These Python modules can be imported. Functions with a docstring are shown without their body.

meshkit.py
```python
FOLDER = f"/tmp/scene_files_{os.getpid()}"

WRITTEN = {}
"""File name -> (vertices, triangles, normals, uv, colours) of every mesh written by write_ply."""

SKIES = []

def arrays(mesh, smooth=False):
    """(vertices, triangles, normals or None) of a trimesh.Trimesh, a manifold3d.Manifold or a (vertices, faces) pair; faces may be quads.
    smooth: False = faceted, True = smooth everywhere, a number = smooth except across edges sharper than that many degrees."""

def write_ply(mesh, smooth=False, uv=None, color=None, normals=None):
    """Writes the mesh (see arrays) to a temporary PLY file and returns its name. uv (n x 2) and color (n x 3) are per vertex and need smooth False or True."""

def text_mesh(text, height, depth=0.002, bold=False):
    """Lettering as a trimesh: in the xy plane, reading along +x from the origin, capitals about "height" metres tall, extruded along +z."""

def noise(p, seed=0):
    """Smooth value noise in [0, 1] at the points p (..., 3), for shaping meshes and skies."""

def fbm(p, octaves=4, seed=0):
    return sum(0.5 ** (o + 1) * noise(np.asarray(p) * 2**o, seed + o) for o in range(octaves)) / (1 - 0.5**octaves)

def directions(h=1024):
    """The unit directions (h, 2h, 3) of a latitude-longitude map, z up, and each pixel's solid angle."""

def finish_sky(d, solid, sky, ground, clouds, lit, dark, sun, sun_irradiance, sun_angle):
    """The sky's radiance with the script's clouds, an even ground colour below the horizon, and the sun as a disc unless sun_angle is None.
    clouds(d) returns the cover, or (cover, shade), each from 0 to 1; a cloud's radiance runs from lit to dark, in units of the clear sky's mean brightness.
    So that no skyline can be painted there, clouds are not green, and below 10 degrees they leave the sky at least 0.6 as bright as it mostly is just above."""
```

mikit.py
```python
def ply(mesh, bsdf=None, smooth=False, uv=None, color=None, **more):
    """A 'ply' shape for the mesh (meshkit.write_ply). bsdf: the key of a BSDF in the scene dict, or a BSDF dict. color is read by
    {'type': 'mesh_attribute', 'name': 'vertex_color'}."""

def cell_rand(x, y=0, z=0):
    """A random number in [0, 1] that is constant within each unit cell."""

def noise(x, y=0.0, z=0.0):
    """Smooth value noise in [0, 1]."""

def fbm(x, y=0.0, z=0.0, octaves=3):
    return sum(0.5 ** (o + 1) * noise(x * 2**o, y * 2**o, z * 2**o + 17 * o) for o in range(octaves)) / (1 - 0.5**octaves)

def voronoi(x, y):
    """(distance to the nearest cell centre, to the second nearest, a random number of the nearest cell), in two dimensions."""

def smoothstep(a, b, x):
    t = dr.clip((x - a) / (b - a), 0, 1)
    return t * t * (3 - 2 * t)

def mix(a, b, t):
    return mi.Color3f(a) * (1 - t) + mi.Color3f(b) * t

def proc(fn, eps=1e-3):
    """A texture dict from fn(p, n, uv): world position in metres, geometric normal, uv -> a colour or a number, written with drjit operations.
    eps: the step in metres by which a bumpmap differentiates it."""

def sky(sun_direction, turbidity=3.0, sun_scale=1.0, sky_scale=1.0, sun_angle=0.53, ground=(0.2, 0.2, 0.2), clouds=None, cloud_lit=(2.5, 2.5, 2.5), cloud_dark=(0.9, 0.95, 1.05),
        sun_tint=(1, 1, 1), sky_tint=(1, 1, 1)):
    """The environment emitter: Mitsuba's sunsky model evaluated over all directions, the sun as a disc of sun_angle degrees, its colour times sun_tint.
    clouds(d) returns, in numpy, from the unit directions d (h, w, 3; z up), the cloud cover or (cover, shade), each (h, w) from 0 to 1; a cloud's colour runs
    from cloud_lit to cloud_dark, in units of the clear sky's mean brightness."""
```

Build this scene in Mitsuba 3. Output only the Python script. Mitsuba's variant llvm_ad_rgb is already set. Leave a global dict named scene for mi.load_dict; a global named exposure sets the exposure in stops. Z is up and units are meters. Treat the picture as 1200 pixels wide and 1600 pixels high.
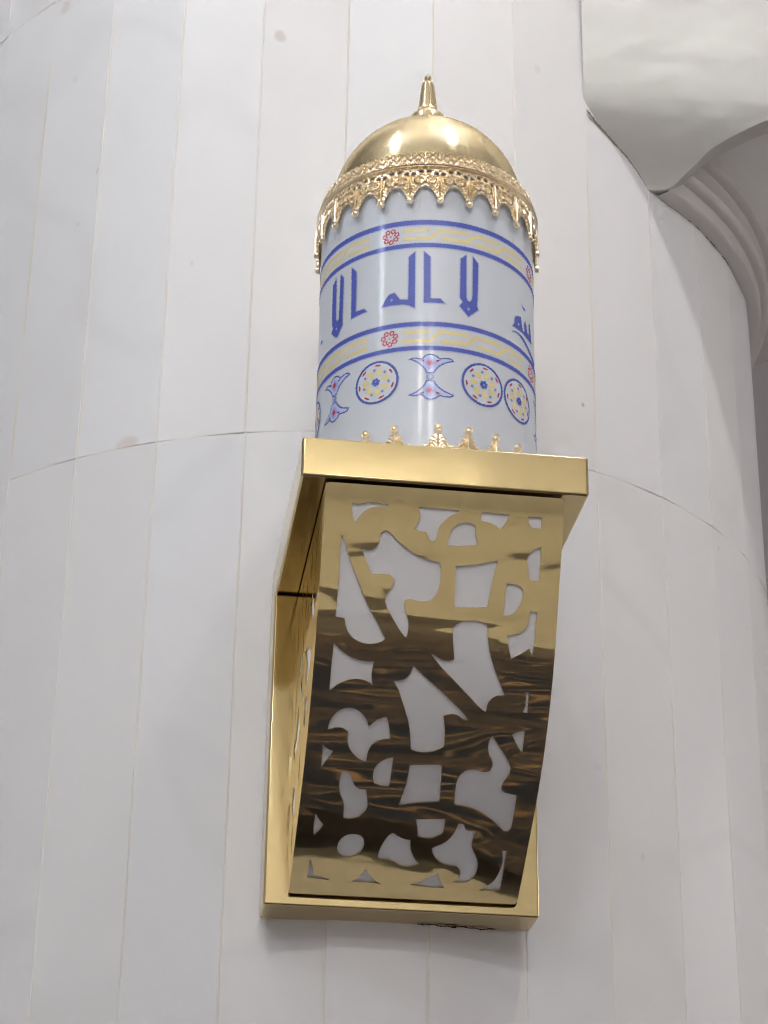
import math
import numpy as np
import trimesh
import shapely
from shapely.geometry import Polygon, LineString, Point, box as sbox
from shapely.ops import unary_union
from scipy.interpolate import CubicSpline
import drjit as dr
import mitsuba as mi
import meshkit
import mikit
from mikit import fbm, noise, smoothstep, mix, proc

T = mi.ScalarTransform4f
scene, labels = {}, {}

# ------------------------------------------------------------------ camera, lamps, exposure
EYE = np.array([-0.41976, -3.11753, -1.35243])
FWD = np.array([0.112296, 0.891592, 0.438694])
UP = np.array([-0.069739, -0.433327, 0.898535])
scene['camera'] = {'type': 'perspective', 'fov': math.degrees(2 * math.atan(600 / 3427.42)), 'fov_axis': 'x',
                   'to_world': T().look_at(origin=EYE.tolist(), target=(EYE + FWD).tolist(), up=UP.tolist()),
                   'near_clip': 0.05, 'far_clip': 200.0}
exposure = 0.0

CEIL_Z, FLOOR_Z = 4.6, -2.95
# key, x, y, radius, colour, radiance
LAMP_SCALE = 0.365
# unseen globes, placed for their light and reflections: x, y, z, radius, colour, radiance
LAMPS = [
    (0.90, -1.25, 3.95, 0.085, (1.0, 0.98, 0.96), 2450.0),  # out of view, with the next: dome highlights and shadows on the column
    (-1.75, -1.25, 3.95, 0.08, (0.96, 0.98, 1.0), 1500.0),
    (-4.4, -3.2, 3.6, 0.22, (0.80, 0.905, 1.0), 225.0),  # out of view, cools the left of the column
    (-1.5, -6.3, 3.6, 0.24, (1.0, 0.98, 0.96), 190.0),  # out of view, with the next: soft light from the front
    (-0.35, -6.6, 3.6, 0.24, (1.0, 0.98, 0.96), 190.0),
    (4.8, -3.4, 3.6, 0.22, (1.0, 0.97, 0.95), 50.0),  # out of view, lights the right of the column
    (7.2, 1.6, 1.5, 0.35, (1.0, 0.965, 0.97), 55.0),  # added fill, brightens the capital and the shaded side of the column
    (7.0, -1.2, 2.9, 0.30, (1.0, 0.97, 0.95), 38.0),  # added fill from the right for column and capital
    (-2.8, -10.0, 3.6, 0.24, (1.0, 0.98, 0.96), 190.0),  # out of view, with the next: front light and streaks on the glass
    (0.9, -10.2, 3.6, 0.24, (1.0, 0.98, 0.96), 190.0),
]

# ------------------------------------------------------------------ materials
def ctex(fn):
    return proc(fn)

def marble_fn(seed, tint):
    def fn(p, n, uv):
        th = dr.atan2(p.y - COL_Y, p.x - COL_X)
        a = fbm(p.x * 2.2 + seed * 3.1, p.y * 2.2, p.z * 1.1 + seed, octaves=3)
        b = fbm(p.x * 9 + seed, p.y * 9 + 4.0, p.z * 5.0, octaves=3)
        vein = dr.abs(fbm(p.x * 1.6 + p.z * 0.9 + seed * 7, p.y * 1.6 + seed, p.z * 1.3, octaves=3) - 0.5)
        v = 1.0 - smoothstep(0.0, 0.035, vein)
        k = 0.955 + 0.07 * (a - 0.5) + 0.035 * (b - 0.5) - 0.034 * v
        c = mi.Color3f(*tint) * k
        # brown rust stains and small knots in the stone, each with its own place on the column
        for (t0, z0, rt, rz, amt, col) in STAINS:
            du = (th - t0) * COL_R / rt
            dz = (p.z - z0) / rz
            wob = (noise(p.x * 55 + t0 * 9, p.y * 55, p.z * 55) - 0.5) * 0.9
            m = (1.0 - smoothstep(0.25, 1.0, dr.sqrt(du * du + dz * dz) + wob)) * amt
            c = c * (1 - m) + mi.Color3f(*col) * m
        return c
    return fn

COL_X, COL_Y, COL_R = -0.0183, 0.8448, 0.845
STAINS = [
    (-1.8155, 1.1215, 0.012, 0.016, 0.55, (0.42, 0.37, 0.34)),
    (-2.3076, 1.1304, 0.011, 0.014, 0.35, (0.45, 0.42, 0.42)),
    (-1.2519, 1.1164, 0.008, 0.012, 0.25, (0.48, 0.46, 0.46)),
    (-2.0934, 0.334, 0.024, 0.017, 0.40, (0.48, 0.38, 0.33)),
    (-2.3543, 1.327, 0.022, 0.026, 0.40, (0.50, 0.42, 0.36)),
    (-1.1991, 0.3646, 0.030, 0.022, 0.14, (0.55, 0.44, 0.36)),
    (-1.1608, 0.4446, 0.005, 0.006, 0.55, (0.20, 0.18, 0.17)),
    (-0.749, 0.2888, 0.004, 0.005, 0.6, (0.16, 0.14, 0.13)),
    (-2.22, 0.90, 0.005, 0.009, 0.3, (0.40, 0.38, 0.38)),
    (-2.26, 0.80, 0.006, 0.008, 0.25, (0.42, 0.40, 0.38)),
    (-0.62, 0.18, 0.007, 0.009, 0.25, (0.45, 0.43, 0.42)),
    (-1.05, -0.33, 0.006, 0.010, 0.25, (0.45, 0.43, 0.42)),
    (-1.98, 0.66, 0.004, 0.006, 0.3, (0.40, 0.38, 0.37)),
    (-1.15, -0.20, 0.010, 0.006, 0.2, (0.5, 0.47, 0.45)),
]
MARBLE_TINTS = [(0.698, 0.690, 0.709), (0.712, 0.702, 0.716), (0.686, 0.681, 0.704), (0.705, 0.692, 0.703)]
for i, t in enumerate(MARBLE_TINTS):
    scene[f'm_marble_{i}'] = {'type': 'principled', 'base_color': ctex(marble_fn(i * 1.37 + 0.4, t)), 'roughness': 0.38, 'specular': 0.28}

def grout_fn(p, n, uv):
    k = fbm(p.x * 30, p.y * 30, p.z * 7, octaves=3)
    return mix((0.655, 0.61, 0.555), (0.70, 0.675, 0.655), smoothstep(0.3, 0.7, k))
scene['m_grout'] = {'type': 'diffuse', 'reflectance': ctex(grout_fn)}

def plaster_fn(p, n, uv):
    a = fbm(p.x * 2.5, p.y * 2.5, p.z * 2.5, octaves=4)
    b = fbm(p.x * 22, p.y * 22, p.z * 22, octaves=2)
    return mi.Color3f(0.645, 0.63, 0.60) * (0.95 + 0.08 * (a - 0.5) + 0.05 * (b - 0.5))
def plaster_h(p, n, uv):
    return fbm(p.x * 14, p.y * 14, p.z * 14, octaves=3) * 0.006
scene['m_plaster'] = {'type': 'twosided', 'bsdf': {'type': 'bumpmap', 'arbitrary': proc(plaster_h, eps=2e-3), 'scale': 1.0,
                      'bsdf': {'type': 'roughplastic', 'diffuse_reflectance': ctex(plaster_fn), 'alpha': 0.35}}}
def moulding_fn(p, n, uv):
    a = fbm(p.x * 5, p.y * 5, p.z * 8, octaves=4)
    return mi.Color3f(0.74, 0.705, 0.70) * (0.94 + 0.12 * (a - 0.5))
scene['m_moulding'] = {'type': 'twosided', 'bsdf': {'type': 'bumpmap', 'arbitrary': proc(plaster_h, eps=2e-3), 'scale': 1.0,
                       'bsdf': {'type': 'roughplastic', 'diffuse_reflectance': ctex(moulding_fn), 'alpha': 0.3}}}
scene['m_crack'] = {'type': 'diffuse', 'reflectance': {'type': 'rgb', 'value': [0.30, 0.27, 0.25]}}

BRASS = (0.63, 0.495, 0.255)
def brass_fn(p, n, uv):
    a = fbm(p.x * 9, p.y * 9, p.z * 9, octaves=3)
    return mi.Color3f(*BRASS) * (0.96 + 0.08 * (a - 0.5))
def brass_rough(p, n, uv):
    return 0.055 + 0.07 * fbm(p.x * 16 + 3, p.y * 16, p.z * 16, octaves=3)
def brass_h(p, n, uv):
    return (fbm(p.x * 20.0, p.y * 2.6, p.z * 5.0, octaves=2) - 0.5) * 0.0008
scene['m_brass'] = {'type': 'twosided', 'bsdf': {'type': 'bumpmap', 'arbitrary': proc(brass_h, eps=1e-3), 'scale': 1.0,
                    'bsdf': {'type': 'principled', 'base_color': ctex(brass_fn), 'metallic': 1.0, 'roughness': proc(brass_rough), 'specular': 0.5}}}
def sheet_h(p, n, uv):
    s = p.z - 0.55 * p.y
    e = (p.z + 0.185) / 0.042
    amp = 0.0003 + 0.0004 * smoothstep(-0.40, -0.30, p.z) + 0.0030 * dr.exp(-e * e)
    # the sheet is buckled near the bend, more so towards its right edge
    dent = 0.0040 * smoothstep(-0.07, 0.13, p.x) * (1.0 - smoothstep(-0.235, -0.125, p.z))
    return dent + (fbm(p.x * 6.5 + 1.7, p.z * 7.0, 2.0, octaves=2) - 0.5) * amp + (noise(p.x * 26.0 + 2.0 * noise(s * 20, 3.0), s * 55.0, 7.0) - 0.5) * 0.00013
def sheet_rough(p, n, uv):
    # wiped metal: faint smudges and fingerprints
    a = smoothstep(0.45, 0.75, fbm(p.x * 11 + 2, p.y * 11, p.z * 11, octaves=3))
    return 0.024 + 0.040 * a
scene['m_sheet'] = {'type': 'twosided', 'bsdf': {'type': 'bumpmap', 'arbitrary': proc(sheet_h, eps=1e-3), 'scale': 1.0,
                    'bsdf': {'type': 'principled', 'base_color': ctex(brass_fn), 'metallic': 1.0, 'roughness': proc(sheet_rough), 'specular': 0.5}}}
def dome_au(p, n, uv):
    return 0.022 + 0.015 * fbm(p.x * 8, p.y * 8, p.z * 60, octaves=2)
def dome_av(p, n, uv):
    return 0.060 + 0.04 * fbm(p.x * 3, p.y * 3, p.z * 160, octaves=2)
# turned metal: fine grooves round the axis stretch the highlights along the meridians
scene['m_dome'] = {'type': 'roughconductor', 'material': 'none', 'alpha_u': proc(dome_au), 'alpha_v': proc(dome_av), 'specular_reflectance': {'type': 'rgb', 'value': [0.68, 0.555, 0.345]}}
scene['m_lace'] = {'type': 'twosided', 'bsdf': {'type': 'principled', 'base_color': {'type': 'rgb', 'value': [0.98, 0.855, 0.65]}, 'metallic': 1.0, 'roughness': 0.29, 'specular': 0.5}}
scene['m_dark'] = {'type': 'twosided', 'bsdf': {'type': 'diffuse', 'reflectance': {'type': 'rgb', 'value': [0.03, 0.022, 0.018]}}}
def acryl_fn(p, n, uv):
    return mi.Color3f(0.80, 0.785, 0.80) * (0.97 + 0.06 * (fbm(p.x * 6, p.y * 6, p.z * 6, octaves=2) - 0.5))
scene['m_acrylic'] = {'type': 'twosided', 'bsdf': {'type': 'principled', 'base_color': ctex(acryl_fn), 'roughness': 0.28, 'specular': 0.4}}
GLASS = np.array([0.54, 0.57, 0.635])
scene['m_opal'] = {'type': 'principled', 'base_color': {'type': 'rgb', 'value': GLASS.tolist()}, 'roughness': 0.5, 'specular': 0.35, 'clearcoat': 0.55, 'clearcoat_gloss': 0.97}
scene['m_print'] = {'type': 'twosided', 'bsdf': {'type': 'principled', 'base_color': {'type': 'mesh_attribute', 'name': 'vertex_color'}, 'roughness': 0.5, 'specular': 0.35, 'clearcoat': 0.55, 'clearcoat_gloss': 0.97}}

def unseen_carpet_fn(p, n, uv):
    # unseen floor covering, dark and streaked for its mirror image in the panel
    x, y = p.x, p.y
    wx = fbm(x * 0.9 + 3, y * 0.9, 1.0, octaves=2)
    wy = fbm(x * 0.9 - 5, y * 0.9, 9.0, octaves=2)
    v = fbm(x * 0.8 + wx * 1.8, y * 1.3 + wy * 1.8, 4.0, octaves=3)
    f = v * 21.0 - dr.floor(v * 21.0)
    line = 1.0 - smoothstep(0.03, 0.10, dr.abs(f - 0.5))
    f2 = v * 7.0 - dr.floor(v * 7.0)
    patch = smoothstep(0.35, 0.5, f2) * (1.0 - smoothstep(0.85, 1.0, f2))
    base = mix((0.036, 0.041, 0.070), (0.072, 0.066, 0.084), patch)
    c = mix(base, (0.50, 0.34, 0.24), line * (0.12 + 0.85 * noise(x * 2.5, y * 2.5, 3.0)))
    # lighter far edge, put in to soften the dark band mirrored in the panel
    wob = 0.5 * fbm(x * 1.1, y * 0.6, 5.0, octaves=2)
    c = mix(c, mi.Color3f(0.15, 0.14, 0.145) * (0.7 + 0.6 * v), 1.0 - smoothstep(-5.75, -4.75, y + wob - 0.25))
    return c * (0.8 + 0.4 * noise(x * 40, y * 40, 0.0))
scene['m_unseen_carpet'] = {'type': 'diffuse', 'reflectance': ctex(unseen_carpet_fn)}
def floor_fn(p, n, uv):
    fx = dr.abs(p.x / 0.9 - dr.floor(p.x / 0.9) - 0.5)
    fy = dr.abs(p.y / 0.9 - dr.floor(p.y / 0.9) - 0.5)
    j = smoothstep(0.485, 0.497, dr.maximum(fx, fy))
    k = fbm(p.x * 1.2, p.y * 1.2, 0.0, octaves=4)
    return mi.Color3f(0.56, 0.545, 0.52) * (0.92 + 0.16 * (k - 0.5)) * (1 - 0.3 * j)
scene['m_floor'] = {'type': 'principled', 'base_color': ctex(floor_fn), 'roughness': 0.3, 'specular': 0.4}
def hall_fn(p, n, uv):
    return mi.Color3f(0.60, 0.59, 0.58) * (0.94 + 0.12 * (fbm(p.x * 0.8, p.y * 0.8, p.z * 0.8, octaves=3) - 0.5))
scene['m_hall'] = {'type': 'twosided', 'bsdf': {'type': 'diffuse', 'reflectance': ctex(hall_fn)}}
def back_fn(p, n, uv):
    return mi.Color3f(0.55, 0.51, 0.535) * (0.94 + 0.12 * (fbm(p.x * 0.8, p.y * 0.8, p.z * 0.8, octaves=3) - 0.5))
scene['m_back'] = {'type': 'twosided', 'bsdf': {'type': 'diffuse', 'reflectance': ctex(back_fn)}}
scene['m_unseen_plinth'] = {'type': 'roughplastic', 'diffuse_reflectance': {'type': 'rgb', 'value': [0.020, 0.020, 0.024]}, 'alpha': 0.25}
scene['m_ceiling'] = {'type': 'twosided', 'bsdf': {'type': 'diffuse', 'reflectance': {'type': 'rgb', 'value': [0.64, 0.63, 0.62]}}}
scene['m_lamp_rim'] = {'type': 'principled', 'base_color': {'type': 'rgb', 'value': [0.78, 0.62, 0.33]}, 'metallic': 1.0, 'roughness': 0.25}

# ------------------------------------------------------------------ helpers
def nkey(base):
    if base not in scene:
        return base
    i = 1
    while f'{base}_{i:03d}' in scene:
        i += 1
    return f'{base}_{i:03d}'

def put(base, mesh, bsdf, smooth=False, color=None, to_world=None, **more):
    k = nkey(base)
    d = mikit.ply(mesh, bsdf, smooth=smooth, color=color, **more)
    if to_world is not None:
        d['to_world'] = to_world
    scene[k] = d
    return k

def put_n(base, v, f, n, bsdf, color=None):
    """A mesh with its own exact normals."""
    k = nkey(base)
    path = meshkit.write_ply((v, f), False, None, color, normals=n)
    scene[k] = {'type': 'ply', 'filename': path, 'face_normals': False, 'bsdf': {'type': 'ref', 'id': bsdf}}
    return k

def lab(key, label=None, category=None, group=None, kind=None):
    d = {}
    if label: d['label'] = label
    if category: d['category'] = category
    if group: d['group'] = group
    if kind: d['kind'] = kind
    labels[key] = d

def join(ms):
    return trimesh.util.concatenate(ms)

def rbox(lo, hi, r=0.003, seg=4):
    """A box with rounded edges: rounded section extruded along x, its ends rounded too."""
    import manifold3d as m3
    lo, hi = np.array(lo, float) + r, np.array(hi, float) - r
    s = m3.Manifold.sphere(r, seg * 4)
    return m3.Manifold.batch_hull([s.translate([float(x), float(y), float(z)]) for x in (lo[0], hi[0]) for y in (lo[1], hi[1]) for z in (lo[2], hi[2])])

def lathe(profile, seg=96, center=(0, 0), a0=0.0, a1=360.0):
    """Surface of revolution about a vertical axis; profile = [(r, z)]."""
    p = np.asarray(profile, float)
    full = abs(a1 - a0) >= 360
    ang = np.radians(np.linspace(a0, a1, seg + 1))
    if full: ang = ang[:-1]
    m = len(ang)
    v = np.stack([center[0] + np.outer(np.cos(ang), p[:, 0]), center[1] + np.outer(np.sin(ang), p[:, 0]), np.tile(p[:, 1], (m, 1))], -1).reshape(-1, 3)
    k, f = len(p), []
    for i in range(m if full else m - 1):
        j = (i + 1) % m
        for q in range(k - 1):
            a, b, c, d = i * k + q, j * k + q, j * k + q + 1, i * k + q + 1
            f += [(a, b, c), (a, c, d)]
    t = trimesh.Trimesh(v, np.array(f), process=True)
    t.update_faces(t.nondegenerate_faces())
    return t

def polys(g):
    if g.is_empty: return []
    if g.geom_type == 'Polygon': return [g]
    return [q for q in getattr(g, 'geoms', []) for q in polys(q)]

def tri2d(g):
    """Triangles of a shapely area: (points n x 2, faces), counter-clockwise."""
    V, F, at = [], [], 0
    for q in polys(g):
        if q.area < 1e-12: continue
        q = shapely.geometry.polygon.orient(q)
        v, f = trimesh.creation.triangulate_polygon(q, engine='earcut')
        v, f = np.asarray(v), np.asarray(f)
        a, b, c = v[f[:, 0]], v[f[:, 1]], v[f[:, 2]]
        area = (b[:, 0] - a[:, 0]) * (c[:, 1] - a[:, 1]) - (b[:, 1] - a[:, 1]) * (c[:, 0] - a[:, 0])
        f = np.where((area < 0)[:, None], f[:, ::-1], f)
        V.append(v); F.append(f + at); at += len(v)
    return (np.vstack(V), np.vstack(F)) if V else (np.zeros((0, 2)), np.zeros((0, 3), int))

def sliced(g, step, axis):
    """tri2d of the area cut into strips, so that it can be bent across the strips."""
    x0, y0, x1, y1 = g.bounds
    lo, hi = (x0, x1) if axis == 0 else (y0, y1)
    n0, n1 = math.floor(lo / step), math.ceil(hi / step)
    V, F, at = [], [], 0
    for i in range(n0, n1):
        b = sbox(i * step, y0 - 1, (i + 1) * step, y1 + 1) if axis == 0 else sbox(x0 - 1, i * step, x1 + 1, (i + 1) * step)
        v, f = tri2d(g.intersection(b))
        if len(v): V.append(v); F.append(f + at); at += len(v)
    return np.vstack(V), np.vstack(F)

def no_slivers(v, f, least=4e-5):
    a, b, c = v[f[:, 0]], v[f[:, 1]], v[f[:, 2]]
    area2 = np.abs((b[:, 0] - a[:, 0]) * (c[:, 1] - a[:, 1]) - (b[:, 1] - a[:, 1]) * (c[:, 0] - a[:, 0]))
    e = np.max([np.linalg.norm(q, axis=1) for q in (b - a, c - b, a - c)], axis=0)
    return f[area2 / np.maximum(e, 1e-12) > least]

def lathe_uv(base, profile, seg, center, bsdf):
    """Surface of revolution with exact normals and uv (round, along), for turned metal."""
    p = np.asarray(profile, float); k = len(p)
    t = np.gradient(p, axis=0); t /= np.linalg.norm(t, axis=1, keepdims=True) + 1e-12
    a = np.linspace(0, 2 * math.pi, seg + 1)
    V, N, U, F = [], [], [], []
    ln = np.r_[0, np.cumsum(np.linalg.norm(np.diff(p, axis=0), axis=1))]
    for w in a:
        c, s = math.cos(w), math.sin(w)
        V.append(np.stack([center[0] + p[:, 0] * c, center[1] + p[:, 0] * s, p[:, 1]], 1))
        N.append(np.stack([t[:, 1] * c, t[:, 1] * s, -t[:, 0]], 1)); U.append(np.stack([np.full(k, w), ln], 1))
    for i in range(seg):
        for q in range(k - 1):
            x, y = i * k + q, (i + 1) * k + q
            F += [(x, y, y + 1), (x, y + 1, x + 1)]
    key = nkey(base)
    path = meshkit.write_ply((np.vstack(V), np.array(F)), False, np.vstack(U), None, normals=np.vstack(N))
    scene[key] = {'type': 'ply', 'filename': path, 'face_normals': False, 'bsdf': {'type': 'ref', 'id': bsdf}}
    return key

def rings(g):
    for q in polys(g):
        q = shapely.geometry.polygon.orient(q)
        for r in [q.exterior, *q.interiors]:
            yield np.asarray(r.coords)[:-1]

def dense(pts, step):
    out = []
    for a, b in zip(pts, np.roll(pts, -1, axis=0)):
        k = max(1, int(math.ceil(np.linalg.norm(b - a) / step)))
        out += [a + (b - a) * i / k for i in range(k)]
    return np.array(out)

def soften(pts, limit=42):
    """One corner-cutting pass that leaves sharp corners sharp."""
    p = np.asarray(pts, float); out = []
    for i in range(len(p)):
        a, b, c = p[i - 1], p[i], p[(i + 1) % len(p)]
        u, w = b - a, c - b
        ang = math.degrees(abs(math.atan2(u[0] * w[1] - u[1] * w[0], u @ w)))
        if ang > limit: out.append(b)
        else: out += [b - u * 0.25, b + w * 0.25]
    return out

def shell(g, bend, step, axis, thick, dens=0.006):
    """The area g bent by bend(points, height) into a sheet of that thickness: front, back and edges with exact normals."""
    v2, f = sliced(g, step, axis)
    pf, nf = bend(v2, 0.0)
    pb, _ = bend(v2, -thick)
    V, N, F, at = [pf, pb], [nf, -nf], [f, f[:, ::-1] + len(v2)], 2 * len(v2)
    for r in rings(g):
        r = dense(r, dens); k = len(r)
        a, na = bend(r, 0.0); b, _ = bend(r, -thick)
        a2, b2 = np.roll(a, -1, 0), np.roll(b, -1, 0)
        n = np.cross(b - a, a2 - a); n /= np.linalg.norm(n, axis=1, keepdims=True) + 1e-12
        V += [a, a2, b2, b]; N += [n] * 4
        i = np.arange(k)
        F += [np.stack([i, i + 3 * k, i + 2 * k], 1) + at, np.stack([i, i + 2 * k, i + k], 1) + at]
        at += 4 * k
    return np.vstack(V), np.vstack(F), np.vstack(N)

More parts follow.
